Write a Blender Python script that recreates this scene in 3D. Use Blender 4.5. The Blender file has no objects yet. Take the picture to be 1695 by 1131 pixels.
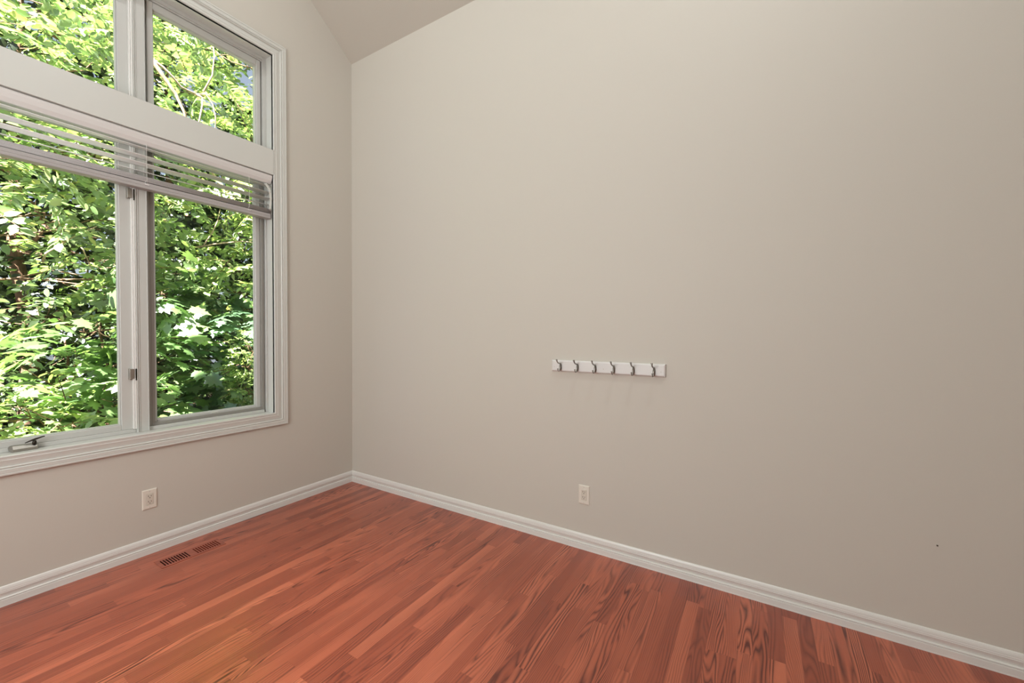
import bpy, bmesh, math, random
import numpy as np
from mathutils import Vector, Matrix

scene = bpy.context.scene
COL = scene.collection
R = math.radians

# ------------------------------------------------------------------ camera
CAM_LOC = Vector((3.1572, -2.4069, 1.35))
right = Vector((0.85532858, 0.51805296, 0.00584381))
up = Vector((-0.01578479, 0.0147837, 0.99976611))
fwd = Vector((-0.5178454, 0.85522077, -0.02082228))
cam_data = bpy.data.cameras.new('camera')
cam = bpy.data.objects.new('camera', cam_data)
COL.objects.link(cam)
m = Matrix.Identity(4)
for i in range(3):
    m[i][0] = right[i]; m[i][1] = up[i]; m[i][2] = -fwd[i]; m[i][3] = CAM_LOC[i]
cam.matrix_world = m
cam_data.sensor_width = 36.0
cam_data.lens = 672.65 / 1695 * 36.0
cam_data.shift_y = 2.15 / 1695
cam_data.clip_start = 0.05
cam_data.clip_end = 200
scene.camera = cam

# ------------------------------------------------------------------ world, sun, lamps, exposure
world = bpy.data.worlds.new('world')
scene.world = world
world.use_nodes = True
wn = world.node_tree
bg = wn.nodes['Background']
sky = wn.nodes.new('ShaderNodeTexSky')
sky.sky_type = 'NISHITA'
sky.sun_disc = False
sky.sun_elevation = R(50)
sky.sun_rotation = R(170)
sky.dust_density = 2.0
hazy = wn.nodes.new('ShaderNodeMix'); hazy.data_type = 'RGBA'
hazy.inputs[0].default_value = 0.65; hazy.inputs[7].default_value = (2.6, 2.9, 3.3, 1)
wn.links.new(sky.outputs[0], hazy.inputs[6]); wn.links.new(hazy.outputs[2], bg.inputs['Color'])
bg.inputs['Strength'].default_value = 0.21

def lamp(name, kind, loc, energy, color, aim=None, size=None, size_y=None):
    d = bpy.data.lights.new(name, kind)
    d.energy = energy; d.color = color
    o = bpy.data.objects.new(name, d); COL.objects.link(o)
    o.location = loc
    if aim is not None:
        o.rotation_euler = Vector(aim).to_track_quat('-Z', 'Y').to_euler()
    if kind == 'AREA':
        if size_y: d.shape = 'RECTANGLE'; d.size = size; d.size_y = size_y
        else: d.shape = 'DISK'; d.size = size
    return o

TO_SUN = Vector((0.22, -0.62, 0.75)).normalized()
sun = lamp('sun', 'SUN', (0, -10, 20), 62.0, (1.0, 0.95, 0.91), aim=-TO_SUN)
sun.data.angle = R(0.6)
# two ceiling cans above the coat rack wall; the rest are unseen added fills
LW = (0.96, 0.99, 0.985)
lamp('can_light_near', 'AREA', (3.2, -1.3, 4.72), 28.0, LW, aim=(0, 0, -1), size=0.06)
lamp('can_light_far', 'AREA', (0.95, -1.3, 4.72), 11.0, LW, aim=(0, 0, -1), size=0.06)
lamp('softbox_fill', 'AREA', (1.85, -4.0, 1.9), 82.0, LW, aim=(-0.05, 1.0, 0.0), size=1.6, size_y=1.6)  # added soft fill behind the camera, not a lamp of the room
lamp('ridge_fill', 'AREA', (2.2, -2.7, 5.3), 16.0, LW, aim=(0, 0.1, -1), size=0.8)  # added fill for light from above; no fixture hangs there
spot = lamp('floor_fill_spot', 'SPOT', (1.35, -1.9, 4.95), 330.0, (1.0, 0.99, 0.97), aim=(0, 0, -1))  # unseen spot added to brighten the floor by the window
spot.data.spot_size = R(36); spot.data.spot_blend = 1.0; spot.data.shadow_soft_size = 0.08
lamp('ceiling_fill', 'AREA', (2.6, -4.6, 2.6), 28.0, LW, aim=(-0.05, 0.15, 1), size=1.5, size_y=1.5)  # added bounce fill that lifts the ceiling

scene.view_settings.view_transform = 'Standard'
scene.view_settings.look = 'None'
scene.view_settings.exposure = 0.0
scene.view_settings.gamma = 1.0
scene.view_settings.use_curve_mapping = False
scene.cycles.max_bounces = 10
scene.cycles.diffuse_bounces = 6
scene.cycles.transparent_max_bounces = 16
scene.cycles.sample_clamp_indirect = 6.0

# ------------------------------------------------------------------ node helpers
class NT:
    def __init__(s, name):
        s.m = bpy.data.materials.new(name); s.m.use_nodes = True
        s.t = s.m.node_tree; s.n = s.t.nodes
        s.b = s.n['Principled BSDF']; s.out = s.n['Material Output']
    def new(s, typ, **kw):
        n = s.n.new(typ)
        for k, v in kw.items(): setattr(n, k, v)
        return n
    def link(s, a, b): s.t.links.new(a, b)
    def val(s, sock, x):
        if isinstance(x, (int, float)): sock.default_value = x
        elif isinstance(x, (tuple, list)): sock.default_value = x
        else: s.link(x, sock)
    def math(s, op, a, b=None, c=None, clamp=False):
        n = s.new('ShaderNodeMath', operation=op); n.use_clamp = clamp
        for i, x in enumerate((a, b, c)):
            if x is not None: s.val(n.inputs[i], x)
        return n.outputs[0]
    def mix(s, fac, a, b, blend='MIX'):
        n = s.new('ShaderNodeMix', data_type='RGBA', blend_type=blend)
        s.val(n.inputs[0], fac); s.val(n.inputs[6], a); s.val(n.inputs[7], b)
        return n.outputs[2]
    def comb(s, x, y, z=0.0):
        n = s.new('ShaderNodeCombineXYZ')
        for i, v in enumerate((x, y, z)): s.val(n.inputs[i], v)
        return n.outputs[0]
    def noise(s, vec, scale, detail=2.0, rough=0.5, dist=0.0):
        n = s.new('ShaderNodeTexNoise')
        if vec is not None: s.link(vec, n.inputs['Vector'])
        n.inputs['Scale'].default_value = scale; n.inputs['Detail'].default_value = detail
        n.inputs['Roughness'].default_value = rough; n.inputs['Distortion'].default_value = dist
        return n.outputs[0]
    def white(s, vec):
        n = s.new('ShaderNodeTexWhiteNoise', noise_dimensions='3D'); s.link(vec, n.inputs['Vector'])
        return n
    def ramp(s, fac, stops):
        n = s.new('ShaderNodeValToRGB'); e = n.color_ramp.elements
        while len(e) < len(stops): e.new(0.5)
        for el, (p, c) in zip(e, stops): el.position = p; el.color = (*c, 1) if len(c) == 3 else c
        s.link(fac, n.inputs[0]); return n.outputs[0]
    def bump(s, h, strength, dist=0.01):
        n = s.new('ShaderNodeBump'); n.inputs['Strength'].default_value = strength; n.inputs['Distance'].default_value = dist
        s.link(h, n.inputs['Height']); s.link(n.outputs[0], s.b.inputs['Normal'])

def srgb(r, g, b):
    f = lambda c: (c/255/12.92) if c/255 <= 0.04045 else ((c/255+0.055)/1.055)**2.4
    return (f(r), f(g), f(b), 1.0)

def objcoord(t):
    return t.new('ShaderNodeTexCoord').outputs['Object']

def paint(name, col, rough=0.5, bump=0.0, scale=300.0, spec=0.5, var=0.0):
    t = NT(name); v = objcoord(t)
    t.b.inputs['Roughness'].default_value = rough
    t.b.inputs['Specular IOR Level'].default_value = spec
    if var:
        n = t.noise(v, 3.0, 3)
        t.link(t.mix(n, tuple(c*(1-var) for c in col[:3])+(1,), tuple(c*(1+var) for c in col[:3])+(1,)), t.b.inputs['Base Color'])
    else:
        t.b.inputs['Base Color'].default_value = col
    if bump: t.bump(t.noise(v, scale, 3), bump, 0.002)
    return t.m

def metal(name, col, rough=0.3):
    t = NT(name); v = objcoord(t)
    t.b.inputs['Base Color'].default_value = col
    t.b.inputs['Metallic'].default_value = 1.0
    t.link(t.math('MULTIPLY_ADD', t.noise(v, 120, 3), 0.15, rough), t.b.inputs['Roughness'])
    return t.m

M = {}
M['wall'] = paint('greige_wall_paint', srgb(200, 195, 185), 0.62, 0.10, 260, 0.35, 0.006)
M['ceil'] = paint('ceiling_paint', srgb(202, 197, 187), 0.8, 0.12, 200, 0.2, 0.006)
M['trim'] = paint('white_trim_paint', srgb(207, 207, 201), 0.32, 0.02, 40, 0.5)
M['base'] = paint('lit_trim_paint', srgb(220, 218, 213), 0.32, 0.02, 40, 0.5)  # trim paint lightened to hold the brighter light along the baseboards
M['strip'] = paint('white_weatherstrip', srgb(232, 231, 227), 0.4)
M['vinyl'] = paint('white_window_frame', srgb(195, 195, 190), 0.38, 0.01, 40, 0.5)
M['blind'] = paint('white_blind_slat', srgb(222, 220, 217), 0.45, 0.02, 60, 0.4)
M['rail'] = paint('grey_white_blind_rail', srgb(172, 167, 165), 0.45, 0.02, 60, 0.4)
M['cord'] = paint('white_cord', srgb(222, 220, 212), 0.8, 0.1, 900)
M['screen'] = paint('grey_screen_frame', srgb(142, 139, 132), 0.45, 0.02, 90)
M['outlet'] = paint('ivory_plastic', srgb(222, 216, 204), 0.35, 0.0)
M['outlet2'] = paint('ivory_insert_plastic', srgb(210, 203, 190), 0.3, 0.0)
M['slot'] = paint('dark_slot', srgb(52, 44, 38), 0.7)
M['rack'] = paint('white_rack_board', srgb(216, 214, 211), 0.38, 0.04, 30)
M['hook'] = metal('brushed_nickel', srgb(150, 146, 140), 0.26)
M['nickel'] = metal('satin_nickel', srgb(176, 172, 164), 0.34)
M['darkmetal'] = metal('dark_steel', srgb(66, 60, 54), 0.4)
M['screwpaint'] = paint('painted_screw', srgb(196, 190, 182), 0.4)
M['slot_dark'] = paint('dark_slot_shade', srgb(26, 6, 5), 0.95, spec=0.1)  # shade down in the slots, put into the colour
M['slot_brown'] = paint('brown_slot_shade', srgb(84, 30, 18), 0.9, spec=0.1)  # paler slot shade of the second row, also colour only
M['nail'] = metal('nail_steel', srgb(92, 80, 70), 0.45)
M['soil'] = paint('forest_soil', srgb(34, 26, 17), 0.95, 0.6, 12, 0.1, 0.4)

# insect screen / glass panes: thin sheet, mostly transparent with a weak reflection
def glass():
    t = NT('window_glass')
    tr = t.new('ShaderNodeBsdfTransparent'); tr.inputs[0].default_value = (0.97, 0.985, 0.975, 1)
    gl = t.new('ShaderNodeBsdfGlossy'); gl.inputs['Roughness'].default_value = 0.02
    fr = t.new('ShaderNodeFresnel'); fr.inputs[0].default_value = 1.35
    mx = t.new('ShaderNodeMixShader')
    t.link(t.math('MULTIPLY', fr.outputs[0], 0.6), mx.inputs[0]); t.link(tr.outputs[0], mx.inputs[1]); t.link(gl.outputs[0], mx.inputs[2])
    t.link(mx.outputs[0], t.out.inputs[0])
    t.n.remove(t.b)
    return t.m
M['glass'] = glass()

def oak():
    """strips 57 mm wide running along Y, random lengths, cathedral grain, red stain"""
    t = NT('red_oak_strips'); v = objcoord(t)
    sp = t.new('ShaderNodeSeparateXYZ'); t.link(v, sp.inputs[0])
    x, y = sp.outputs[0], sp.outputs[1]
    W = 0.0585
    xs = t.math('DIVIDE', x, W)
    row = t.math('FLOOR', xs)
    rn = t.white(t.comb(row, 3.7, 1.1))
    rsp = t.new('ShaderNodeSeparateColor'); t.link(rn.outputs['Color'], rsp.inputs[0])
    ln = t.math('MULTIPLY_ADD', rsp.outputs[0], 0.55, 0.55)
    yy = t.math('ADD', t.math('DIVIDE', y, ln), t.math('MULTIPLY', rsp.outputs[1], 9.0))
    seg = t.math('FLOOR', yy)
    bn = t.white(t.comb(row, seg, 5.3))
    bs = t.new('ShaderNodeSeparateColor'); t.link(bn.outputs['Color'], bs.inputs[0])
    r1, r2, r3 = bs.outputs[0], bs.outputs[1], bs.outputs[2]
    fx = t.math('FRACT', xs); fy = t.math('FRACT', yy)
    u = t.math('MULTIPLY', t.math('SUBTRACT', fx, 0.5), W)      # metres across the strip
    # contour lines of a stretched noise = cathedral figure
    gv = t.comb(t.math('ADD', t.math('MULTIPLY', u, 13.0), t.math('MULTIPLY', r1, 40.0)),
                t.math('ADD', t.math('MULTIPLY', y, 1.25), t.math('MULTIPLY', r2, 40.0)), t.math('MULTIPLY', r3, 30.0))
    n1 = t.noise(gv, 1.0, 1.6, 0.45)
    jit = t.noise(t.comb(t.math('MULTIPLY', x, 60.0), t.math('MULTIPLY', y, 9.0), 0.0), 1.0, 2.0)
    amp = t.math('MULTIPLY_ADD', r3, 11.0, 7.0)
    phase = t.math('ADD', t.math('MULTIPLY', n1, amp), t.math('MULTIPLY', u, t.math('MULTIPLY_ADD', r1, 110.0, 25.0)))
    phase = t.math('ADD', phase, t.math('MULTIPLY', jit, 0.22))
    saw = t.math('FRACT', phase)
    line = t.math('POWER', t.math('SUBTRACT', 1.0, t.math('ABSOLUTE', t.math('SUBTRACT', t.math('MULTIPLY', saw, 2.0), 1.0))), 1.8)
    # soft patches decide where the grain shows strongly
    patch = t.noise(t.comb(t.math('MULTIPLY', x, 12.0), t.math('MULTIPLY', y, 2.2), r1), 1.0, 2.0)
    patch = t.math('MULTIPLY', t.math('SUBTRACT', patch, 0.22), 2.6, clamp=True)
    gstr = t.math('MULTIPLY', t.math('MULTIPLY_ADD', t.math('FRACT', t.math('MULTIPLY', r2, 7.3)), 0.7, 0.5), patch)
    grain = t.math('MULTIPLY', line, gstr, clamp=True)
    pores = t.noise(t.comb(t.math('MULTIPLY', x, 900.0), t.math('MULTIPLY', y, 22.0), r2), 1.0, 2.0)
    pores = t.math('MULTIPLY', t.math('SUBTRACT', pores, 0.45), 2.2, clamp=True)
    board = t.ramp(r2, [(0.0, srgb(144, 68, 46)[:3]), (0.35, srgb(170, 86, 59)[:3]), (0.7, srgb(188, 100, 71)[:3]), (1.0, srgb(204, 114, 82)[:3])])
    tone = t.noise(t.comb(t.math('MULTIPLY', x, 18.0), t.math('MULTIPLY', y, 1.6), r3), 1.0, 3.0)
    board = t.mix(t.math('MULTIPLY_ADD', tone, 0.9, -0.2, clamp=True), board, srgb(158, 75, 50))
    dark = srgb(94, 35, 20)
    c = t.mix(t.math('MULTIPLY', grain, 1.15, clamp=True), board, dark)
    c = t.mix(t.math('MULTIPLY', pores, 0.20), c, dark)
    # seams
    ex = t.math('SUBTRACT', 0.5, t.math('ABSOLUTE', t.math('SUBTRACT', fx, 0.5)))
    ey = t.math('MULTIPLY', t.math('SUBTRACT', 0.5, t.math('ABSOLUTE', t.math('SUBTRACT', fy, 0.5))), t.math('DIVIDE', ln, W))
    em = t.math('MINIMUM', ex, ey)
    seam = t.math('SUBTRACT', 1.0, t.math('DIVIDE', em, 0.016), clamp=True)
    c = t.mix(t.math('MULTIPLY', seam, 0.35), c, dark)
    t.link(c, t.b.inputs['Base Color'])
    t.link(t.math('MULTIPLY_ADD', grain, 0.06, 0.32), t.b.inputs['Roughness'])
    t.b.inputs['Specular IOR Level'].default_value = 0.5
    t.b.inputs['Coat Weight'].default_value = 0.45
    t.b.inputs['Coat Roughness'].default_value = 0.28
    h = t.math('SUBTRACT', t.math('MULTIPLY', grain, -0.2), t.math('MULTIPLY', seam, 0.8))
    t.bump(h, 0.10, 0.002)
    return t.m
M['oak'] = oak()

def plain_oak(name):
    t = NT(name); v = objcoord(t)
    mp = t.new('ShaderNodeMapping'); mp.inputs['Scale'].default_value = (60, 4, 20); t.link(v, mp.inputs[0])
    n = t.noise(mp.outputs[0], 1.0, 3)
    t.link(t.ramp(n, [(0.3, srgb(128, 62, 46)[:3]), (0.7, srgb(166, 88, 67)[:3])]), t.b.inputs['Base Color'])
    t.b.inputs['Roughness'].default_value = 0.3
    return t.m
M['ventwood'] = plain_oak('red_oak_register')

def leafmat(name, stops, trans=(0.72, 0.78, 0.44), tw=0.40, gloss=0.16):
    t = NT(name)
    g = t.new('ShaderNodeNewGeometry')
    c = t.ramp(g.outputs['Random Per Island'], stops)
    pn = t.new('ShaderNodeTexCoord').outputs['Object']
    c = t.mix(t.math('MULTIPLY', t.noise(pn, 1.3, 2), 0.5), c, t.mix(1.0, c, (0.75, 0.85, 0.6, 1), 'MULTIPLY'))
    d = t.new('ShaderNodeBsdfDiffuse'); t.link(c, d.inputs[0])
    tl = t.new('ShaderNodeBsdfTranslucent'); t.link(t.mix(1.0, c, (trans[0]*2, trans[1]*2, trans[2]*2, 1), 'MULTIPLY'), tl.inputs[0])
    gl = t.new('ShaderNodeBsdfGlossy'); gl.inputs['Roughness'].default_value = 0.33; gl.inputs[0].default_value = (0.9, 0.95, 1.0, 1)
    m1 = t.new('ShaderNodeMixShader'); m1.inputs[0].default_value = tw
    t.link(d.outputs[0], m1.inputs[1]); t.link(tl.outputs[0], m1.inputs[2])
    m2 = t.new('ShaderNodeMixShader'); m2.inputs[0].default_value = gloss
    t.link(m1.outputs[0], m2.inputs[1]); t.link(gl.outputs[0], m2.inputs[2])
    t.link(m2.outputs[0], t.out.inputs[0]); t.n.remove(t.b)
    return t.m
L_MID = leafmat('oval_leaf', [(0, (0.09, 0.16, 0.05)), (0.45, (0.20, 0.29, 0.11)), (0.85, (0.35, 0.43, 0.20)), (1, (0.48, 0.46, 0.16))])
L_YEL = leafmat('yellow_green_leaf', [(0, (0.19, 0.29, 0.09)), (0.6, (0.34, 0.44, 0.17)), (1, (0.50, 0.53, 0.22))])
L_MAP = leafmat('maple_leaf', [(0, (0.07, 0.14, 0.045)), (0.6, (0.15, 0.25, 0.09)), (1, (0.27, 0.37, 0.15))], gloss=0.15)
L_BLU = leafmat('blue_green_maple_leaf', [(0, (0.06, 0.13, 0.065)), (0.7, (0.12, 0.21, 0.115)), (1, (0.19, 0.30, 0.165))], gloss=0.17)
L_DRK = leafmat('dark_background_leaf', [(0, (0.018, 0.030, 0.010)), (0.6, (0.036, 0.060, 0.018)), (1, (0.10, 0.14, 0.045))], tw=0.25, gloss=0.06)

def bark(name, a, b):
    t = NT(name); v = objcoord(t)
    mp = t.new('ShaderNodeMapping'); mp.inputs['Scale'].default_value = (9, 9, 2.5); t.link(v, mp.inputs[0])
    n = t.noise(mp.outputs[0], 4.0, 4)
    t.link(t.ramp(n, [(0.3, a[:3]), (0.7, b[:3])]), t.b.inputs['Base Color'])
    t.b.inputs['Roughness'].default_value = 0.9
    return t.m
M['bark'] = bark('brown_bark', srgb(78, 58, 42), srgb(128, 98, 74))
M['palebark'] = bark('pale_bark', srgb(150, 126, 100), srgb(200, 178, 150))
M['twig'] = bark('pinkish_twig', srgb(96, 76, 58), srgb(150, 118, 94))

# ------------------------------------------------------------------ mesh helpers
def link_mesh(name, bm, mat, parent=None, smooth=False):
    me = bpy.data.meshes.new(name)
    bmesh.ops.recalc_face_normals(bm, faces=bm.faces[:])
    bm.to_mesh(me); bm.free()
    me.materials.append(mat)
    if smooth:
        for p in me.polygons: p.use_smooth = True
    o = bpy.data.objects.new(name, me); COL.objects.link(o)
    if parent is not None: o.parent = parent
    return o

def empty(name, loc=(0, 0, 0)):
    o = bpy.data.objects.new(name, None); COL.objects.link(o); o.location = loc
    o.empty_display_size = 0.05
    return o

def tag(o, label=None, cat=None, group=None, kind=None):
    if label: o['label'] = label
    if cat: o['category'] = cat
    if group: o['group'] = group
    if kind: o['kind'] = kind
    return o

def box(bm, x0, x1, y0, y1, z0, z1, bevel=0.0, seg=2):
    r = bmesh.ops.create_cube(bm, size=1.0)
    for v in r['verts']:
        v.co = Vector((x0 + (v.co.x+.5)*(x1-x0), y0 + (v.co.y+.5)*(y1-y0), z0 + (v.co.z+.5)*(z1-z0)))
    if bevel:
        es = list({e for v in r['verts'] for e in v.link_edges})
        bmesh.ops.bevel(bm, geom=es, offset=bevel, segments=seg, affect='EDGES', profile=0.5)
    return r

def prism(bm, pts, d):
    """extrude polygon (list of Vectors) by vector d"""
    a = [bm.verts.new(p) for p in pts]; b = [bm.verts.new(Vector(p)+Vector(d)) for p in pts]
    bm.faces.new(a); bm.faces.new(b[::-1])
    n = len(pts)
    for i in range(n): bm.faces.new((a[i], b[i], b[(i+1) % n], a[(i+1) % n]))

def strip(bm, rings, closed_ring=False, loop=False, caps=True):
    vs = [[bm.verts.new(p) for p in ring] for ring in rings]
    n = len(rings[0]); k = len(rings)
    for i in range(k if loop else k-1):
        A, B = vs[i], vs[(i+1) % k]
        for j in range(n if closed_ring else n-1):
            q = (A[j], A[(j+1) % n], B[(j+1) % n], B[j])
            if len(set(q)) == 4: bm.faces.new(q)
    if caps and closed_ring and not loop:
        bm.faces.new(vs[0]); bm.faces.new(vs[-1][::-1])

def frame_rect(bm, profile, y0, y1, z0, z1):
    """mitred frame in the x=0 plane; profile = (distance in from the outer rect, x height)"""
    rings = []
    for sy, sz in ((0, 0), (1, 0), (1, 1), (0, 1)):
        ring = []
        for u, d in profile:
            ring.append(Vector((d, y1-u if sy else y0+u, z1-u if sz else z0+u)))
        rings.append(ring)
    strip(bm, rings, loop=True)

def tube(bm, pts, radii, n=8, caps=True):
    rings = []
    pts = [Vector(p) for p in pts]
    prev = None
    for i, p in enumerate(pts):
        t = (pts[min(i+1, len(pts)-1)] - pts[max(i-1, 0)]).normalized()
        if prev is None:
            a = t.orthogonal().normalized()
        else:
            a = (prev - t*prev.dot(t)).normalized()
        prev = a
        b = t.cross(a)
        r = radii[i] if isinstance(radii, (list, tuple)) else radii
        rings.append([p + (a*math.cos(2*math.pi*k/n) + b*math.sin(2*math.pi*k/n))*r for k in range(n)])
    strip(bm, rings, closed_ring=True, caps=caps)

# ------------------------------------------------------------------ room shell
RX, RY = 6.0, 6.0
EAVE, SLOPE = 3.7613, 0.7721
RIDGE = EAVE + SLOPE*RY/2
def zceil(y): return EAVE + SLOPE*(-y if y > -RY/2 else RY+y)

bm = bmesh.new(); box(bm, -0.0, RX, -RY, 0.0, -0.15, 0.0)
floor = link_mesh('floor', bm, M['oak']); tag(floor, kind='structure')

# window opening
WY0, WY1, WZ0, WZ1 = -2.285, -0.5994, 0.6411, 3.5366      # outer casing
CW = 0.100
HY0, HY1, HZ0, HZ1 = WY0+CW, WY1-CW, WZ0+CW-.003, WZ1-CW   # jamb opening
TH = -0.17
bm = bmesh.new()
def gable(y0, y1, zb):
    pts = [Vector((0, y0, zb)), Vector((0, y1, zb)), Vector((0, y1, zceil(y1)))]
    if y0 < -RY/2 < y1: pts.append(Vector((0, -RY/2, RIDGE)))
    pts.append(Vector((0, y0, zceil(y0))))
    prism(bm, pts, (TH, 0, 0))
G = 0.017
gable(-RY, HY0-G, 0.0); gable(HY1+G, 0.0, 0.0)
prism(bm, [Vector((0, HY0-G, 0)), Vector((0, HY1+G, 0)), Vector((0, HY1+G, HZ0-G)), Vector((0, HY0-G, HZ0-G))], (TH, 0, 0))
gable(HY0-G, HY1+G, HZ1+G)
tag(link_mesh('wall_left', bm, M['wall']), kind='structure')

bm = bmesh.new(); box(bm, TH, RX, 0.0, 0.15, -0.15, EAVE)
tag(link_mesh('wall_right', bm, M['wall']), kind='structure')
bm = bmesh.new(); box(bm, TH, RX, -RY-0.15, -RY, -0.15, EAVE)
tag(link_mesh('wall_rear', bm, M['wall']), kind='structure')
bm = bmesh.new()
prism(bm, [Vector((RX, -RY, -.15)), Vector((RX, 0, -.15)), Vector((RX, 0, EAVE)), Vector((RX, -RY/2, RIDGE)), Vector((RX, -RY, EAVE))], (0.15, 0, 0))
tag(link_mesh('wall_far', bm, M['wall']), kind='structure')
bm = bmesh.new()
e = 0.15
prism(bm, [Vector((TH, e, EAVE)), Vector((TH, 0, EAVE)), Vector((TH, -RY/2, RIDGE)), Vector((TH, -RY, EAVE)), Vector((TH, -RY-e, EAVE)),
           Vector((TH, -RY-e, EAVE+.15)), Vector((TH, -RY/2, RIDGE+.2)), Vector((TH, e, EAVE+.15))], (RX+.15-TH, 0, 0))
tag(link_mesh('ceiling', bm, M['ceil']), kind='structure')

# baseboards (same profile language as the casing)
BB = [(0.0145, 0.0), (0.0145, 0.006), (0.0138, 0.0072), (0.0142, 0.0085), (0.0145, 0.031), (0.0136, 0.0335), (0.0108, 0.0348), (0.0108, 0.0366),
      (0.0140, 0.0378), (0.0146, 0.0396), (0.0134, 0.0412), (0.0046, 0.0428), (0.0060, 0.050), (0.0108, 0.0655), (0.0118, 0.0670), (0.0106, 0.0690),
      (0.0112, 0.0735), (0.0098, 0.0785), (0.0100, 0.0810), (0.0084, 0.0880), (0.0056, 0.0945), (0.0030, 0.0968), (0.0, 0.0970)]
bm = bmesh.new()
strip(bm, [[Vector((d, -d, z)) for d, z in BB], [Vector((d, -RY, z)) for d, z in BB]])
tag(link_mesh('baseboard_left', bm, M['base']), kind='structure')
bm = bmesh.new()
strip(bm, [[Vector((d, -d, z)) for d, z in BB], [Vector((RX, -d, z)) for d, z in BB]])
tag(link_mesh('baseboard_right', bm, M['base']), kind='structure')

# ------------------------------------------------------------------ window_1
win = tag(empty('window_1', (0, (WY0+WY1)/2, WZ0)), kind='structure')
def wpart(name, bm, mat, parent=win, smooth=False):
    o = link_mesh(name, bm, mat, None, smooth)
    o.parent = parent
    o.matrix_parent_inverse = Matrix.Translation(-win.location) if parent is win else Matrix.Identity(4)
    return o

CP = [(0.0, 0.0), (0.0, 0.0165), (0.004, 0.0195), (0.0105, 0.0195), (0.0125, 0.0165), (0.0145, 0.0180), (0.031, 0.0185), (0.0335, 0.0170),
      (0.0350, 0.0125), (0.0375, 0.0125), (0.0392, 0.0168), (0.0420, 0.0172), (0.0440, 0.0150), (0.0460, 0.0070), (0.0520, 0.0082), (0.0740, 0.0130),
      (0.0760, 0.0142), (0.0785, 0.0126), (0.0880, 0.0135), (0.0905, 0.0150), (0.0950, 0.0150), (0.0985, 0.0128), (0.1000, 0.0090), (0.1000, -0.010)]
bm = bmesh.new(); frame_rect(bm, CP, WY0, WY1, WZ0, WZ1)
wpart('casing', bm, M['trim'])

TB0, TB1 = 2.540, 2.7246
# jamb liner: flat boards from the casing back to the outside
JP = [(-0.016, 0.006), (0.0, 0.006), (0.0, TH-0.002), (-0.016, TH-0.002)]
bm = bmesh.new()
frame_rect(bm, [(u, d) for u, d in JP], HY0, HY1, HZ0, HZ1)
wpart('jamb', bm, M['trim'])

# transom board between the lower and upper lights
bm = bmesh.new(); box(bm, -0.165, 0.0175, HY0, HY1, TB0, TB1, 0.0012, 1)
wpart('transom_board', bm, M['trim'])

FX = -0.082                       # front of the window frames
MY0, MY1 = -1.480, -1.419         # mullion
def frame_bars(bm, y0, y1, z0, z1, w, x0, x1, wb=None, wt=None, bev=0.0015):
    wb = wb or w; wt = wt or w
    box(bm, x0, x1, y0, y0+w, z0, z1, bev, 1); box(bm, x0, x1, y1-w, y1, z0, z1, bev, 1)
    box(bm, x0, x1, y0+w, y1-w, z0, z0+wb, bev, 1); box(bm, x0, x1, y0+w, y1-w, z1-wt, z1, bev, 1)

# mullions, each with fine reeds on the face
def mullion(z0, z1):
    bm = bmesh.new()
    box(bm, -0.165, FX+0.012, MY0, MY1, z0, z1, 0.0015, 1)
    box(bm, -0.165, -0.118, MY1, MY1+0.016, z0, z1, 0.001, 1)
    for y, w, dx in ((MY0+0.005, 0.006, 0.005), (MY0+0.015, 0.004, 0.003), (MY1-0.005, 0.005, 0.004)):
        box(bm, FX+0.010, FX+0.012+dx, y-w/2, y+w/2, z0, z1, 0.0012, 1)
    wpart('mullion', bm, M['vinyl'])
mullion(HZ0, TB0); mullion(TB1, HZ1)
for a, b in ((HZ0+0.024, TB0-0.001), (TB1, HZ1-0.001)):
    bm = bmesh.new()
    box(bm, FX-0.012, FX+0.0135, MY0-0.0075, MY0+0.0005, a, b, 0.001, 1)
    box(bm, FX-0.012, FX+0.0095, MY0-0.0145, MY0-0.0085, a, b, 0.001, 1)
    wpart('weatherstrip', bm, M['strip'])

# outer sub-frames (stepped) against the jambs
bm = bmesh.new()
SUB = 0.026
for (a, b) in ((HZ0, TB0), (TB1, HZ1)):
    st = HY1-SUB if a == TB1 else HY1-0.012
    box(bm, -0.165, FX, st, HY1, a, b, 0.0015, 1)
    box(bm, -0.165, -0.117, HY1-SUB-0.008, st, a, b, 0.0012, 1)
    box(bm, -0.165, FX, HY0, HY0+SUB, a, b, 0.0015, 1)
box(bm, -0.165, FX, HY0+SUB, MY0, HZ0, HZ0+0.022, 0.003, 2)
box(bm, -0.165, FX, MY1, HY1-SUB, HZ0, HZ0+0.022, 0.003, 2)
box(bm, -0.165, FX, HY0+SUB, MY0, HZ1-0.022, HZ1, 0.002, 1)
box(bm, -0.165, FX, MY1, HY1-SUB, HZ1-0.022, HZ1, 0.002, 1)
box(bm, -0.165, FX-0.008, HY0+SUB, HY1-SUB, HZ1-0.032, HZ1-0.022, 0.001, 1)
box(bm, -0.165, FX, HY0+SUB, MY0, TB0-0.020, TB0, 0.002, 1)
box(bm, -0.165, FX, MY1, HY1-SUB, TB0-0.020, TB0, 0.002, 1)
wpart('window_frame', bm, M['vinyl'])

def pane(y0, y1, z0, z1, x, parent):
    bm = bmesh.new(); 
    vs = [bm.verts.new((x, y0, z0)), bm.verts.new((x, y1, z0)), bm.verts.new((x, y1, z1)), bm.verts.new((x, y0, z1))]
    bm.faces.new(vs)
    o = link_mesh('glass_pane', bm, M['glass']); o.parent = parent
    return o

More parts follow.
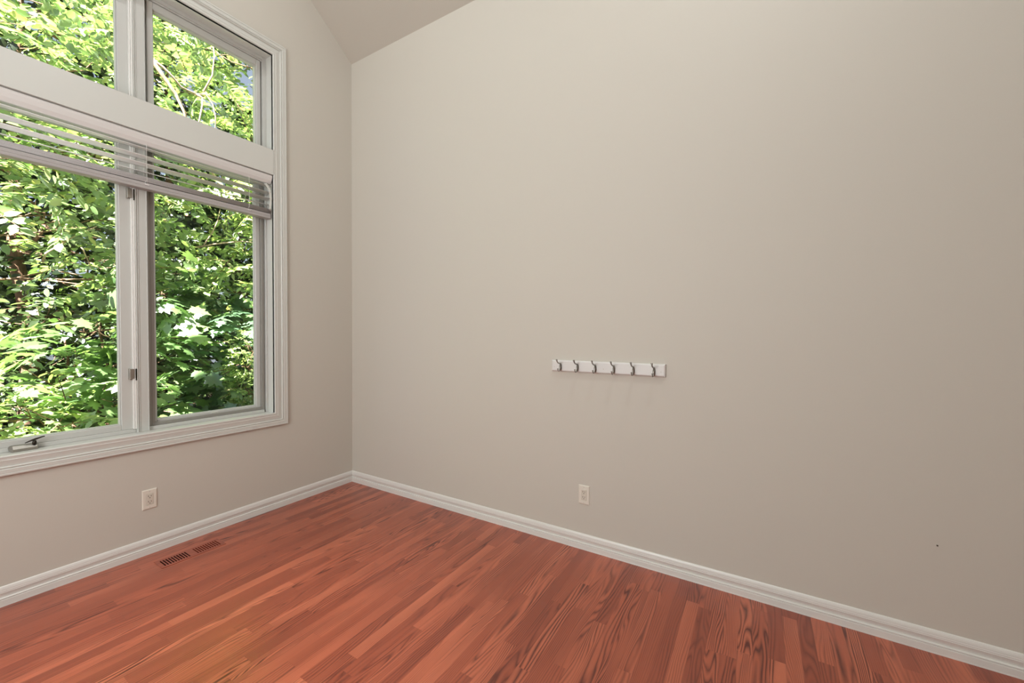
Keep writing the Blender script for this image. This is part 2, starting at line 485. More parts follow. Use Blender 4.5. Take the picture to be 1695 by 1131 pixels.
def sash(name, y0, y1, z0, z1, w, wb, wt, x0, x1, xg, mat):
    bm = bmesh.new()
    frame_bars(bm, y0, y1, z0, z1, w, x0, x1, wb, wt, 0.003)
    g = 0.006   # glazing bead
    frame_bars(bm, y0+w-0.001, y1-w+0.001, z0+wb-0.001, z1-wt+0.001, g, xg+0.002, x1-0.012, None, None, 0.002)
    o = wpart(name, bm, mat)
    pane(y0+w, y1-w, z0+wb, z1-wt, xg, o)
    return o

# lower left: crank-out casement sash; lower right: fixed sash with a grey insect screen in front
sash('casement_sash', HY0+SUB+0.002, MY0-0.002, HZ0+0.0212, TB0-0.022, 0.064, 0.034, 0.040, -0.150, FX-0.006, -0.135, M['vinyl'])
sash('fixed_sash', MY1+0.016, HY1-SUB-0.009, HZ0+0.023, TB0-0.022, 0.034, 0.034, 0.040, -0.160, -0.118, -0.145, M['vinyl'])
sash('transom_sash', HY0+SUB+0.002, MY0-0.002, TB1+0.001, HZ1-0.034, 0.060, 0.030, 0.045, -0.150, FX-0.010, -0.135, M['vinyl'])
sash('transom_sash', MY1+0.016, HY1-SUB-0.009, TB1+0.001, HZ1-0.034, 0.030, 0.030, 0.045, -0.150, FX-0.012, -0.135, M['vinyl'])
bm = bmesh.new()
frame_bars(bm, MY1+0.0005, HY1-SUB+0.010, HZ0+0.0225, TB0-0.021, 0.020, -0.116, -0.098, None, None, 0.0015)
box(bm, -0.116, -0.098, MY1+0.0205, MY1+0.037, HZ0+0.0425, TB0-0.041, 0.0015, 1)
scr = wpart('insect_screen', bm, M['screen']); scr['label'] = 'grey metal screen frame'
# small white pull tab on the screen's bottom rail
bm = bmesh.new()
tube(bm, [(-0.106, -1.075, HZ0+0.040), (-0.104, -1.075, HZ0+0.053), (-0.104, -1.035, HZ0+0.053), (-0.106, -1.035, HZ0+0.040)], 0.0016, 6)
o = wpart('pull_tab', bm, M['cord']); o.parent = scr; o.matrix_parent_inverse = Matrix.Identity(4)

# hinges on the casement's hinge stile
def hinge(z0, z1):
    bm = bmesh.new()
    y = MY0 - 0.019
    box(bm, FX-0.008, FX+0.014, y-0.0135, y-0.011, z0, z1, 0.0008, 1)
    box(bm, FX-0.008, FX+0.0155, y-0.011, y+0.009, z0+0.004, z1-0.002, 0.0015, 1)
    tube(bm, [(FX+0.015, y-0.011, z0+0.003), (FX+0.015, y-0.011, z1-0.003)], 0.0026, 8)
    h = wpart('hinge', bm, M['nickel']); h['label'] = 'satin metal sash hinge'
    bm = bmesh.new()
    box(bm, FX+0.008, FX+0.0185, y+0.0135, y+0.0195, z0+0.006, z1-0.002, 0.001, 1)
    tube(bm, [(FX+0.016, y+0.017, z0-0.006), (FX+0.016, y+0.017, z0+0.006)], [0.0035, 0.0025], 8)
    k = wpart('hinge_arm', bm, M['darkmetal']); k.parent = h; k.matrix_parent_inverse = Matrix.Identity(4)
    k['label'] = 'dark metal hinge arm'
hinge(2.150, 2.212); hinge(1.064, 1.130)

# crank operator: long low housing and a folded lever
cz = HZ0 + 0.022
bm = bmesh.new()
rings = []
for y, s in ((-1.978, 0.25), (-1.974, 0.75), (-1.966, 1.0), (-1.92, 1.0), (-1.885, 0.95), (-1.878, 0.7), (-1.876, 0.3)):
    ring = []
    for (dx, dz) in ((0.0, 0.0), (0.034, -0.020), (0.038, -0.014), (0.036, -0.004), (0.022, 0.010), (0.006, 0.013), (0.0, 0.012)):
        ring.append(Vector((FX + dx*s - 0.001, y, cz - 0.004 + dz*s)))
    rings.append(ring)
strip(bm, rings, closed_ring=True)
crank = wpart('crank_operator', bm, M['nickel'], smooth=False); crank['label'] = 'satin metal window crank'
bm = bmesh.new()
tube(bm, [(FX+0.022, -1.893, cz+0.004), (FX+0.025, -1.893, cz+0.022)], [0.0085, 0.0070], 10)
tube(bm, [(FX+0.024, -1.925, cz+0.016), (FX+0.027, -1.905, cz+0.025), (FX+0.028, -1.888, cz+0.031), (FX+0.029, -1.868, cz+0.037), (FX+0.029, -1.858, cz+0.0385)],
     [0.0022, 0.0040, 0.0052, 0.0032, 0.0026], 8)
k = wpart('crank_lever', bm, M['darkmetal'], smooth=True); k.parent = crank; k.matrix_parent_inverse = Matrix.Identity(4)

# ------------------------------------------------------------------ venetian blind
BY0, BY1 = HY0+0.006, HY1-0.006
blind = empty('window_blind', (-0.035, (BY0+BY1)/2, TB0))
tag(blind, 'white venetian blind pulled up under the window crossbar, slats gathered above bottom rail', 'blind')
def bpart(name, bm, mat, smooth=False, parent=blind):
    o = link_mesh(name, bm, mat, parent, smooth)
    o.matrix_parent_inverse = Matrix.Translation(-blind.location) if parent is blind else Matrix.Identity(4)
    return o
# headrail with a softly curved valance face
bm = bmesh.new()
prof = [(-0.060, TB0-0.004), (0.004, TB0-0.004), (0.007, TB0-0.009), (0.005, TB0-0.022), (-0.003, TB0-0.044), (-0.014, TB0-0.060), (-0.018, TB0-0.064), (-0.060, TB0-0.064)]
strip(bm, [[Vector((x, y, z)) for x, z in prof] for y in (BY0, BY1)], closed_ring=True)
bpart('headrail', bm, M['blind'])
def slat(bm, z, theta, thick=0.0030, w=0.050, xc=-0.035, crown=0.0016, sag=0.0):
    """theta > 0 : the room-side edge is higher"""
    ring = []
    for s in np.linspace(-1, 1, 7):
        ring.append((s*w/2, crown*(1-s*s)+thick/2))
    for s in np.linspace(1, -1, 7):
        ring.append((s*w/2, crown*(1-s*s)-thick/2))
    c, sn = math.cos(theta), math.sin(theta)
    strip(bm, [[Vector((xc + a*c - b*sn, y, z + a*sn + b*c)) for a, b in ring] for y in (BY0+0.004, BY1-0.004)], closed_ring=True)
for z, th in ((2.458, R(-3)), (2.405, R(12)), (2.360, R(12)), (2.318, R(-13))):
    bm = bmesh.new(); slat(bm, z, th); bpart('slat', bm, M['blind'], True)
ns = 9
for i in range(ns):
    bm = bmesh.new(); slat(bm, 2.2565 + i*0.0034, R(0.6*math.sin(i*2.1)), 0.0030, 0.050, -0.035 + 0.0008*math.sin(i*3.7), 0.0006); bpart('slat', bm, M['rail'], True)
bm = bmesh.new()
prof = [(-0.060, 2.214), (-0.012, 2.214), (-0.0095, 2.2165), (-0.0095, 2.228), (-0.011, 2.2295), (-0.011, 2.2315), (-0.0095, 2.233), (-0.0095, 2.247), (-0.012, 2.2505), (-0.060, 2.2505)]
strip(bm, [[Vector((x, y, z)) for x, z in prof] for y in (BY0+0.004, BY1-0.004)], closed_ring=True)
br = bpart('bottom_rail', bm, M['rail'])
# ladder cords with a small clip on the rail
for y in (BY1-0.155, -1.437, BY0+0.155):
    bm = bmesh.new()
    for x in (-0.0095, -0.0605):
        pts = [(x, y, TB0-0.06)] + [(x + (0.002 if x > -0.03 else -0.002)*((i % 2)*2-1)*0.3, y, TB0-0.09-i*0.045) for i in range(5)] + [(x, y, 2.252)]
        tube(bm, pts, 0.0011, 6)
    for z in (2.456, 2.405, 2.360, 2.318):
        tube(bm, [(-0.0605, y, z-0.003), (-0.0095, y, z-0.003)], 0.0007, 5)
    bpart('ladder_cord', bm, M['cord'], True)
    bm = bmesh.new()
    box(bm, -0.011, -0.0075, y-0.010, y+0.010, 2.2375, 2.2425, 0.001, 1)
    tube(bm, [(-0.009, y-0.007, 2.240), (-0.006, y-0.010, 2.252), (-0.0075, y-0.004, 2.262)], 0.0010, 5)
    bpart('cord_clip', bm, M['blind'], False, br)
# looped lift cord tucked at the right end
bm = bmesh.new()
yr = BY1 - 0.012
for k in range(5):
    a = 0.006*math.sin(k*2.4); b = 0.004*math.cos(k*1.7)
    pts = [(-0.010+b, yr-0.030+a, 2.470), (-0.004+b, yr-0.012+a, 2.452-0.004*k), (0.002+b, yr-0.004+a*.5, 2.41), (0.003+b, yr+0.002+a*.6, 2.36), (0.001+b, yr-0.001-a, 2.31), (-0.002+b, yr-0.003+a, 2.268+0.003*k)]
    tube(bm, pts, 0.0019, 6)
bpart('lift_cord', bm, M['cord'], True)

# ------------------------------------------------------------------ outlets
def outlet(label, place):
    """local frame: X along the wall to the viewer's right, Z up, Y out of the wall towards the room is -Y"""
    root = empty('wall_outlet'); tag(root, label, 'outlet', 'electrical outlets on the walls')
    bm = bmesh.new()
    W2, H2 = 0.0352, 0.0590
    rings = [[Vector((sx*(W2-a), -d, sz*(H2-a))) for sx, sz in ((-1, -1), (1, -1), (1, 1), (-1, 1))] for a, d in ((0, 0.0), (0, 0.0035), (0.004, 0.0062), (0.017, 0.0064), (0.0178, 0.0048))]
    # inner opening ring
    inner = [Vector((sx*0.0172, -0.0048, sz*0.0338)) for sx, sz in ((-1, -1), (1, -1), (1, 1), (-1, 1))]
    rings[3] = [Vector((sx*0.0178, -0.0064, sz*0.0344)) for sx, sz in ((-1, -1), (1, -1), (1, 1), (-1, 1))]
    rings[4] = inner
    vs = [[bm.verts.new(p) for p in r] for r in rings]
    for A, B in zip(vs, vs[1:]):
        for j in range(4): bm.faces.new((A[j], A[(j+1) % 4], B[(j+1) % 4], B[j]))
    bm.faces.new(vs[-1])
    link_mesh('cover_plate', bm, M['outlet'], root)
    bm = bmesh.new(); box(bm, -0.0164, 0.0164, -0.0075, -0.0040, -0.0328, 0.0328, 0.0012, 2)
    rec = link_mesh('receptacle', bm, M['outlet2'], root)
    for zc in (0.0165, -0.0165):
        for sx, h in ((-0.0063, 0.0042), (0.0063, 0.0036)):
            bm = bmesh.new(); box(bm, sx-0.0013, sx+0.0013, -0.0078, -0.0070, zc+0.0035-h, zc+0.0035+h)
            link_mesh('slot', bm, M['slot'], rec)
        bm = bmesh.new()
        prism(bm, [Vector((0.0027*math.cos(a), -0.0078, zc-0.0075+0.0027*math.sin(a))) for a in [math.pi*k/6 for k in range(12)]], (0, 0.0008, 0))
        link_mesh('ground_hole', bm, M['slot'], rec)
    for zc in (0.0485, -0.0485):
        bm = bmesh.new()
        pts = [Vector((0.0030*math.cos(a), -0.0062, zc+0.0030*math.sin(a))) for a in [math.pi*k/6 for k in range(12)]]
        prism(bm, pts, (0, -0.0008, 0))
        s = link_mesh('screw', bm, M['screwpaint'], root)
    root.matrix_world = place
    return root
outlet('ivory outlet low on the wall under the coat rack', Matrix.Translation((2.2373, 0, 0.3447)))
outlet('ivory outlet low on the wall below the window', Matrix.Translation((0, -1.4478, 0.3340)) @ Matrix.Rotation(R(90), 4, 'Z'))

# ------------------------------------------------------------------ coat rack
rack = empty('coat_rack', (2.364, 0, 1.150))
tag(rack, 'white wooden coat rack board with six double metal hooks on wall', 'coat rack')
rz0, rz1, rx0, rx1 = 1.1140-1.150, 1.1857-1.150, 2.0124-2.364, 2.7156-2.364
bm = bmesh.new()
T = 0.018
rings = [[Vector((x, -d, z)) for x, z in ((rx0+a, rz0+a), (rx1-a, rz0+a), (rx1-a, rz1-a), (rx0+a, rz1-a))] for a, d in ((0, 0), (0, T-0.007), (0.0015, T-0.004), (0.0075, T), )]
vs = [[bm.verts.new(p) for p in r] for r in rings]
for A, B in zip(vs, vs[1:]):
    for j in range(4): bm.faces.new((A[j], A[(j+1) % 4], B[(j+1) % 4], B[j]))
bm.faces.new(vs[-1]); bm.faces.new(vs[0][::-1])
link_mesh('board', bm, M['rack'], rack)
for x in (2.033, 2.359, 2.6926):
    bm = bmesh.new()
    pts = [Vector((x-2.364+0.0030*math.cos(a), -T+0.0005, 1.1425-1.150+0.0030*math.sin(a))) for a in [math.pi*k/6 for k in range(12)]]
    prism(bm, pts, (0, -0.0011, 0)); link_mesh('screw', bm, M['screwpaint'], rack)

def hook_mesh():
    bm = bmesh.new()
    # oval back plate
    rings = []
    for y, s in ((0.0, 1.0), (-0.0018, 1.0), (-0.0032, 0.82), (-0.0036, 0.4)):
        rings.append([Vector((0.0078*s*math.cos(a), y, -0.004+0.0235*s*math.sin(a))) for a in [2*math.pi*k/20 for k in range(20)]])
    strip(bm, rings, closed_ring=True)
    # flared leaf body standing out of the plate, upper prong
    up_ = [(0, -0.002, 0.010), (0, -0.011, 0.0195), (0, -0.024, 0.0215), (0, -0.042, 0.0250), (0, -0.056, 0.0340), (0, -0.063, 0.0440)]
    tube(bm, up_, [0.0060, 0.0052, 0.0042, 0.0038, 0.0040, 0.0046], 10)
    lo = [(0, -0.002, 0.014), (0, -0.0105, 0.006), (0, -0.0135, -0.006), (0, -0.0150, -0.018), (0, -0.0220, -0.0275), (0, -0.0350, -0.0290), (0, -0.0450, -0.0210), (0, -0.0470, -0.0140)]
    tube(bm, lo, [0.0052, 0.0054, 0.0052, 0.0042, 0.0034, 0.0030, 0.0030, 0.0034], 10)
    # end knobs
    for c, r in (((0, -0.0640, 0.0460), 0.0060), ((0, -0.0472, -0.0125), 0.0054)):
        q = bmesh.ops.create_uvsphere(bm, u_segments=12, v_segments=8, radius=r)
        for v in q['verts']: v.co = Vector((v.co.x, v.co.y, v.co.z*0.72)) + Vector(c)
    return bm
h0 = link_mesh('hook', hook_mesh(), M['hook'], rack, True)
h0.location = (2.0775-2.364, -T, 1.1460-1.150)
h0['label'] = 'brushed nickel double hook'
for i in range(1, 6):
    h = h0.copy(); COL.objects.link(h); h.parent = rack
    h.location = (2.0775 + 0.1155*i - 2.364, -T, 1.1460-1.150)

# ------------------------------------------------------------------ floor register
vent = empty('floor_register', (0.21, -1.313, 0.0))
tag(vent, 'stained wooden floor register with two rows of dark slots by baseboard', 'vent')
vx0, vx1 = 0.1665-0.21, 0.2510-0.21
bm = bmesh.new()
t_ = 0.0022
fx0, fx1, fy0, fy1 = vx0-0.018, vx1+0.018, -0.164, 0.162
def row(y0): return [y0 + i*0.01305 for i in range(10)]
rowsA, rowsB = row(-0.1440), row(0.0180)
SL = 0.0070
box(bm, fx0, vx0, fy0, fy1, 0.0002, t_); box(bm, vx1, fx1, fy0, fy1, 0.0002, t_)
edges = [fy0]
for y in rowsA + rowsB: edges += [y, y+SL]
edges.append(fy1)
for a, b in zip(edges[0::2], edges[1::2]): box(bm, vx0, vx1, a, b, 0.0002, t_)
link_mesh('grille', bm, M['ventwood'], vent)
for y0, y1, mt in ((fy0+.004, -0.004, 'slot_dark'), (0.004, fy1-.004, 'slot_brown')):
    bm = bmesh.new()
    vs = [bm.verts.new((x, y, 0.0004)) for x, y in ((vx0-.003, y0), (vx1+.003, y0), (vx1+.003, y1), (vx0-.003, y1))]
    bm.faces.new(vs)
    link_mesh('slot_shade', bm, M[mt], vent)  # flat sheet coloured as the shade under the slots

# nail left in the wall at the right
bm = bmesh.new()
tube(bm, [(3.823, 0.0, 0.4617), (3.823, -0.006, 0.4622)], [0.0013, 0.0013], 8)
tube(bm, [(3.823, -0.006, 0.4622), (3.823, -0.0072, 0.4623)], [0.0030, 0.0028], 10)
nl = link_mesh('nail', bm, M['nail'])
tag(nl, 'small dark nail left in bare wall low at the right', 'nail')

# ------------------------------------------------------------------ outside: ground and trees
bm = bmesh.new()
box(bm, -30, TH-0.02, -20, 22, -1.2, -0.9)
g = link_mesh('ground', bm, M['soil']); tag(g, kind='structure')

def leaf_oval(L=1.0, W=0.5):
    v = [(0, 0, 0), (0.22*L, 0.40*W, .02*L), (0.55*L, 0.46*W, .01*L), (0.85*L, 0.20*W, -.03*L), (L, 0, -.10*L), (0.85*L, -0.20*W, -.03*L), (0.55*L, -0.46*W, .01*L), (0.22*L, -0.40*W, .02*L),
         (0.3*L, 0, -.03*L), (0.65*L, 0, -.04*L)]
    f = [(0, 1, 8), (1, 2, 9, 8), (2, 3, 9), (3, 4, 9), (4, 5, 9), (5, 6, 9), (6, 7, 8, 9), (7, 0, 8)]
    return np.array(v), f
def leaf_maple(L=1.0):
    out = [(0, -0.0), (0.02, 0.16), (-0.10, 0.34), (0.14, 0.30), (0.22, 0.52), (0.40, 0.36), (0.52, 0.52), (0.60, 0.30), (0.58, 0.16), (0.74, 0.22), (0.80, 0.10), (1.02, 0.0)]
    o = [(x, y, -0.22*y*y - 0.10*x*x) for x, y in out]
    v = o + [(x, -y, z) for x, y, z in o[-2:0:-1]]
    v = [(a*L, b*L, c*L) for a, b, c in v]
    n = len(v)
    v.append((0.36*L, 0, 0.02*L))
    return np.array(v), [(i, (i+1) % n, n) for i in range(n)]
def leaf_small(L=1.0):
    v = [(0, 0, 0), (0.5*L, 0.26*L, .02*L), (L, 0, -.05*L), (0.5*L, -0.26*L, .02*L), (0.5*L, 0, -.03*L)]
    return np.array(v), [(0, 1, 4), (1, 2, 4), (2, 3, 4), (3, 0, 4)]

def foliage(name, template, frames, mat, parent):
    """frames: arrays (N,3) pos, (N,3,3) axes (rows: along, side, normal), (N,) scale -> one mesh"""
    P, A, S = frames
    v, f = template
    N = len(P); k = len(v)
    V = (np.einsum('vj,njc->nvc', v, A) * S[:, None, None] + P[:, None, :]).reshape(-1, 3)
    lens = [len(q) for q in f]
    fl = np.concatenate([np.array(q) for q in f])
    loops = (fl[None, :] + (np.arange(N)*k)[:, None]).reshape(-1)
    sizes = np.tile(lens, N)
    starts = np.concatenate([[0], np.cumsum(sizes)[:-1]])
    me = bpy.data.meshes.new(name)
    me.vertices.add(N*k); me.vertices.foreach_set('co', V.astype(np.float32).ravel())
    me.loops.add(len(loops)); me.loops.foreach_set('vertex_index', loops.astype(np.int32))
    me.polygons.add(len(sizes)); me.polygons.foreach_set('loop_start', starts.astype(np.int32)); me.polygons.foreach_set('loop_total', sizes.astype(np.int32))
    me.update(calc_edges=True); me.validate()
    me.materials.append(mat)
    o = bpy.data.objects.new(name, me); COL.objects.link(o); o.parent = parent
    return o

def norm(a): return a/np.maximum(np.linalg.norm(a, axis=-1, keepdims=True), 1e-9)

def sprays(rng, blobs, per, length, size, droop=0.25, tilt=0.35, spread=0.9):
    """blobs: (x,y,z,rx,ry,rz,n). Returns leaf frames and twig polylines."""
    Ps, As, Ss, twigs = [], [], [], []
    for (bx, by, bz, rx, ry, rz, n) in blobs:
        c = np.array([bx, by, bz]); r = np.array([rx, ry, rz])
        d = norm(rng.normal(size=(n, 3)))
        rad = rng.uniform(0.35, 1.0, size=(n, 1))**0.6
        base = c + d*r*rad
        out = norm(d*np.array([1, 1, 0.45]) + rng.normal(scale=0.45, size=(n, 3)))
        out[:, 2] = out[:, 2]*0.6 - droop*rng.uniform(0, 1, n)
        out = norm(out)
        for i in range(n):
            L = length*rng.uniform(0.6, 1.3)
            ax = out[i]
            upv = norm(np.array([0, 0, 1.0]) + rng.normal(scale=tilt, size=3))
            side = norm(np.cross(upv, ax)); nrm = np.cross(ax, side)
            m = max(3, int(per*rng.uniform(0.6, 1.3)))
            t = np.linspace(0.1, 1.0, m)
            pos = base[i] + np.outer(t*L, ax) + np.outer(-droop*0.5*L*t*t, [0, 0, 1])
            sgn = np.where(np.arange(m) % 2 == 0, 1.0, -1.0)
            al = norm(ax*(1-spread*0.75*(t < .97))[:, None] + side*(sgn*spread*(t < .97))[:, None] + rng.normal(scale=0.18, size=(m, 3)) + np.array([0, 0, -droop*0.6]))
            nn = norm(nrm + rng.normal(scale=tilt*0.7, size=(m, 3)))
            sd = norm(np.cross(nn, al)); nn = np.cross(al, sd)
            Ps.append(pos); As.append(np.stack([al, sd, nn], axis=1)); Ss.append(size*rng.uniform(0.6, 1.25, m))
            twigs.append([base[i], base[i]+ax*L*0.5-np.array([0, 0, droop*.12*L]), base[i]+ax*L-np.array([0, 0, droop*.5*L])])
    return (np.concatenate(Ps), np.concatenate(As), np.concatenate(Ss)), twigs

def wobble(rng, a, b, n, amt):
    a, b = np.array(a, float), np.array(b, float)
    pts = []
    for i in range(n+1):
        t = i/n
        p = a + (b-a)*t
        if 0 < i < n: p = p + rng.normal(scale=amt, size=3)
        pts.append(p)
    return pts

def tree(name, label, cat, seed, foot, height, blobs, tmpl, per, length, size, mat, barkmat, r0=0.06, twig_share=0.14, droop=0.25, tilt=0.35, group=None, extra=None, lean=(0, 0), spread=0.9):
    rng = np.random.default_rng(seed)
    root = empty(name, (0, 0, 0))
    tag(root, label, cat, group)
    frames, twigs = sprays(rng, blobs, per, length, size, droop, tilt, spread)
    foliage('foliage', tmpl, frames, mat, root)
    top = (foot[0]+lean[0], foot[1]+lean[1], foot[2]+height)
    tr = wobble(rng, foot, top, 7, 0.05)
    bm = bmesh.new(); tube(bm, tr, [r0*(1-0.8*i/7) for i in range(8)], 8)
    link_mesh('trunk', bm, barkmat, root, True)
    bm = bmesh.new()
    for tw in twigs:
        if rng.random() < twig_share: tube(bm, tw, [0.0045, 0.0035, 0.002], 4, False)
    if len(bm.verts): link_mesh('twigs', bm, M['twig'], root, True)['kind'] = 'stuff'
    else: bm.free()
    wb = 0.05 if r0 > 0.05 else 0.02
    for (bx, by, bz, rx, ry, rz, n) in blobs:
        bm = bmesh.new()
        k = min(range(8), key=lambda i: abs(tr[i][2]-(bz-rz*0.5)))
        pts = wobble(rng, tr[k], (bx, by, bz), 5, wb)
        tube(bm, pts, [max(0.004, r0*0.33*(1-0.75*i/5)) for i in range(6)], 6)
        for j in range(4):
            q = np.array([bx, by, bz]) + rng.normal(scale=0.55, size=3)*np.array([rx, ry, rz])
            tube(bm, wobble(rng, pts[3], q, 4, wb), [r0*.11+.002, r0*.09+.002, r0*.07+.002, r0*.05+.001, 0.002], 5)
        link_mesh('branch', bm, M['twig'], root, True)
    for pl, rad in (extra or []):
        bm = bmesh.new()
        tube(bm, pl, [rad*(1-0.6*i/(len(pl)-1)) for i in range(len(pl))], 7)
        link_mesh('branch', bm, M['palebark'], root, True)['label'] = 'pale crooked branch'
    return root

GZ = -0.9
OV, MP, SM = leaf_oval(1.0, 0.62), leaf_maple(1.0), leaf_small(1.0)
LONG = leaf_oval(1.0, 0.40)

tree('broadleaf_tree', 'leafy tree with oval sunlit leaves behind the left window panes', 'tree', 11, (-3.9, -2.9, GZ), 6.2,
     [(-2.4, -1.5, 3.5, .8, .8, .7, 78), (-2.0, -1.75, 4.1, .7, .55, .6, 60), (-3.0, -.5, 4.0, .7, .7, .5, 40), (-2.6, -1.2, 2.5, .7, .7, .5, 68), (-3.0, -.6, 3.3, .8, .7, .7, 74), (-3.3, -1.6, 4.8, 1.0, 1., .8, 85),
      (-3.2, -.3, 4.6, .9, .8, .7, 78), (-2.7, -.6, 2.0, .6, .6, .4, 57), (-3.4, -.2, 5.8, 1., 1., .8, 85), (-2.0, -1.9, 2.7, .6, .6, .5, 51)],
     OV, 17, 0.40, 0.088, L_MID, M['bark'], droop=0.3,
     extra=[([(-1.9, -1.538, 1.92), (-1.9, -1.517, 2.0), (-1.9, -1.43, 2.09), (-1.9, -1.355, 2.17), (-1.95, -1.2, 2.3)], 0.009),
            ([(-1.9, -1.417, 2.094), (-1.9, -1.433, 2.2175), (-1.9, -1.45, 2.35)], 0.007), ([(-1.9, -1.309, 2.088), (-1.9, -1.273, 1.989), (-1.9, -1.25, 1.9)], 0.006)])
tree('branching_tree', 'tree with crooked pale branches and long leaves behind the right upper pane', 'tree', 23, (-3.2, 1.9, GZ), 6.0,
     [(-2.2, .3, 3.1, .6, .55, .4, 47), (-2.6, 1.1, 3.2, .7, .6, .5, 74), (-3.0, .6, 4.0, .9, .7, .6, 61), (-2.4, 1.0, 2.4, .6, .6, .4, 68), (-3.4, 1.6, 4.6, .9, .8, .7, 74),
      (-2.9, 1.5, 2.7, .7, .6, .5, 71), (-2.1, .2, 2.2, .5, .5, .35, 44), (-3.6, .4, 5.4, 1., .9, .7, 68), (-3.2, 1.9, 3.7, .8, .7, .6, 74)],
     LONG, 15, 0.38, 0.100, L_YEL, M['bark'], droop=0.35, twig_share=0.2,
     extra=[([(-1.95, -1.0, 4.25), (-1.9, -.784, 3.95), (-1.9, -.714, 3.86), (-1.9, -.628, 3.76), (-1.9, -.554, 3.61), (-2.0, -.45, 3.3), (-2.4, .4, 2.7)], 0.024),
            ([(-1.95, -.9, 4.06), (-1.9, -.72, 3.96), (-1.9, -.651, 3.913), (-1.9, -.577, 3.844), (-1.9, -.447, 3.836), (-1.9, -.366, 3.877), (-1.9, -.299, 3.808), (-1.9, -.272, 3.68), (-1.95, -.26, 3.4)], 0.013),
            ([(-1.9, -.45, 3.836), (-1.9, -.40, 3.83), (-1.9, -.394, 3.75), (-1.9, -.423, 3.58), (-1.95, -.46, 3.35)], 0.013),
            ([(-1.9, -.38, 3.90), (-1.9, -.30, 4.11), (-1.9, -.278, 4.32), (-1.9, -.30, 4.6)], 0.010),
            ([(-1.9, -.46, 2.2455), (-1.9, -.294, 2.309), (-1.9, -.02, 2.3955), (-1.9, .14, 2.407), (-2.4, .9, 2.5)], 0.009),
            ([(-1.9, -.407, 2.2555), (-1.9, -.31, 2.436), (-1.9, -.264, 2.564), (-1.95, -.2, 2.8)], 0.007)])
tree('maple_sapling', 'maple with broad lobed leaves behind the lower left pane', 'tree', 31, (-2.9, -.9, GZ), 2.6,
     [(-2.0, -1.2, 1.35, .6, .5, .3, 24), (-2.3, -.7, 1.05, .6, .5, .3, 28), (-1.9, -1.0, .65, .5, .5, .3, 26), (-2.6, -.4, 1.5, .6, .5, .35, 26), (-2.7, -.3, .75, .5, .5, .3, 20),
      (-2.0, -1.6, .9, .5, .4, .3, 20), (-2.1, -.6, 1.7, .5, .4, .25, 16)],
     MP, 7, 0.40, 0.155, L_MAP, M['bark'], r0=0.035, droop=0.25, tilt=0.3, spread=1.0)
tree('maple_sapling', 'bluish green shaded maple behind the lower right pane', 'tree', 37, (-3.0, .7, GZ), 2.8,
     [(-2.3, .2, 1.5, .55, .5, .3, 26), (-2.5, .6, 1.15, .6, .5, .3, 28), (-2.2, .05, .85, .5, .45, .3, 24), (-2.9, .9, 1.7, .6, .5, .35, 26), (-2.7, .35, .55, .5, .5, .3, 22), (-2.8, .2, 1.9, .5, .5, .3, 20)],
     MP, 7, 0.40, 0.165, L_BLU, M['bark'], r0=0.035, droop=0.25, tilt=0.3, spread=1.0)
tree('bright_shrub', 'bright yellow green small leaved shrub at right edge of the lower right pane', 'shrub', 41, (-1.75, .05, GZ), 2.0,
     [(-1.62, -.10, 1.20, .14, .14, .16, 30), (-1.66, -.14, .98, .18, .17, .17, 44), (-1.62, -.10, .74, .16, .15, .17, 38), (-1.8, .12, 1.25, .2, .2, .2, 30), (-1.8, .10, .85, .2, .2, .25, 34), (-1.75, .0, .45, .2, .2, .2, 30)],
     SM, 18, 0.15, 0.036, L_YEL, M['bark'], r0=0.016, droop=0.1, tilt=0.6)
tree('undergrowth_shrub', 'low sunlit shrub behind the sill of the left pane', 'shrub', 43, (-1.8, -1.5, GZ), 1.4,
     [(-1.5, -1.55, .62, .35, .4, .25, 34), (-1.7, -1.2, .40, .4, .4, .3, 36), (-1.9, -1.7, .75, .4, .4, .3, 34), (-2.2, -.8, .15, .5, .5, .25, 30)],
     OV, 11, 0.28, 0.075, L_YEL, M['bark'], r0=0.02, droop=0.2)
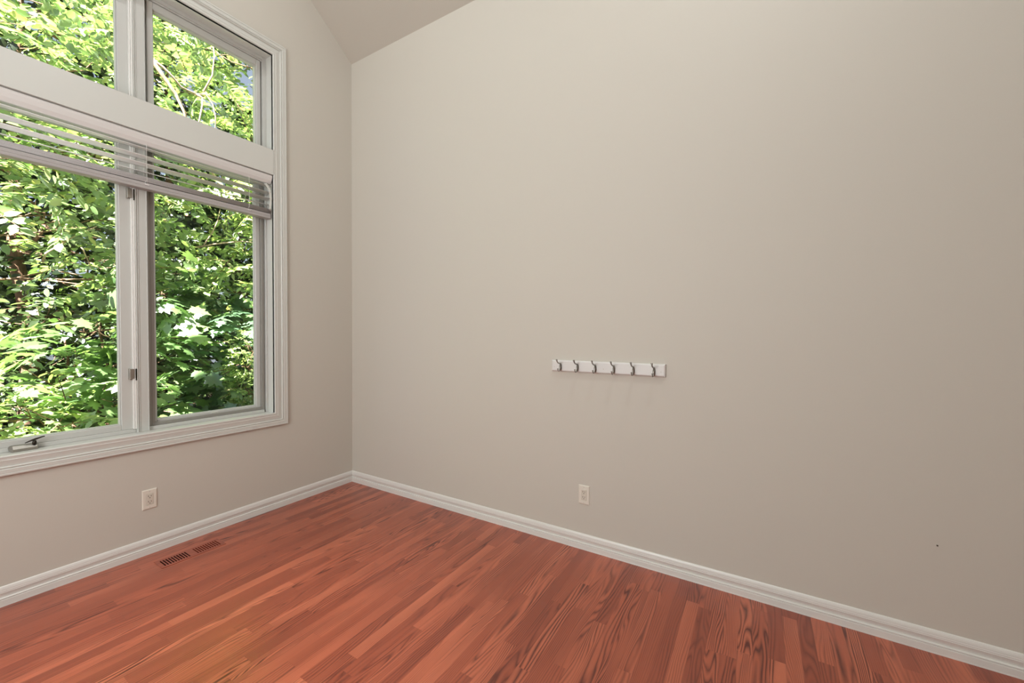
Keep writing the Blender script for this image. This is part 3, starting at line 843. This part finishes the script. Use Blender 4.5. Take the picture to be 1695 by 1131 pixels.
tree('undergrowth_shrub', 'dark low shrub behind the sill of the right pane', 'shrub', 47, (-2.4, .3, GZ), 1.2,
     [(-2.0, -.1, .30, .45, .45, .3, 26), (-2.2, .35, .10, .5, .45, .3, 30), (-2.5, .7, .3, .5, .45, .35, 30), (-2.6, -.4, -.1, .5, .5, .3, 24)],
     OV, 11, 0.28, 0.085, L_MID, M['bark'], r0=0.02, droop=0.25)
# the wood beyond
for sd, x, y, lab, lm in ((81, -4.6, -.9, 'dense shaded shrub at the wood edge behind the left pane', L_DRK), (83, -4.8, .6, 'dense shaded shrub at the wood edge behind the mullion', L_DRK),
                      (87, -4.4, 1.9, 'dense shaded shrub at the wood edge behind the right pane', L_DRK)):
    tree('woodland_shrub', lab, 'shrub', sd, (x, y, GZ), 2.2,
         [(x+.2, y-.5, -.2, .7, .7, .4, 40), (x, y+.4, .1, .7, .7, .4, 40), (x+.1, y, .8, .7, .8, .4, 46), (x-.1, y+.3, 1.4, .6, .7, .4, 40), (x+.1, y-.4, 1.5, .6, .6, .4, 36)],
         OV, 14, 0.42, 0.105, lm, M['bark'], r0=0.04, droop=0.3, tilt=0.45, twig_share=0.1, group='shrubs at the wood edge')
back = [('tall dark tree in the wood behind the left panes', 53, -6.2, -1.0, L_DRK), ('tall dark tree in the wood behind the window mullion', 59, -6.6, 0.9, L_DRK),
        ('tall green tree in the wood behind the right panes', 61, -6.0, 2.7, L_MID), ('farthest tree of the wood glimpsed through the left panes', 67, -9.5, -1.2, L_DRK),
        ('farthest tree of the wood glimpsed beside the mullion', 71, -9.8, 1.6, L_DRK), ('farthest tree of the wood glimpsed through the right panes', 73, -9.2, 4.2, L_DRK)]
for lab, seed, cx, cy, lm in back:
    rg = np.random.default_rng(seed+1)
    blobs = []
    far = cx < -8
    for k in range(14):
        z = -0.5 + (0.55 if far else 0.62)*k + rg.uniform(-.2, .2)
        blobs.append((round(cx+rg.uniform(-.7, .9), 2), round(cy+rg.uniform(-1.1, 1.1), 2), round(z, 2), 1.1, 1.5 if far else 1.2, .7, 44))
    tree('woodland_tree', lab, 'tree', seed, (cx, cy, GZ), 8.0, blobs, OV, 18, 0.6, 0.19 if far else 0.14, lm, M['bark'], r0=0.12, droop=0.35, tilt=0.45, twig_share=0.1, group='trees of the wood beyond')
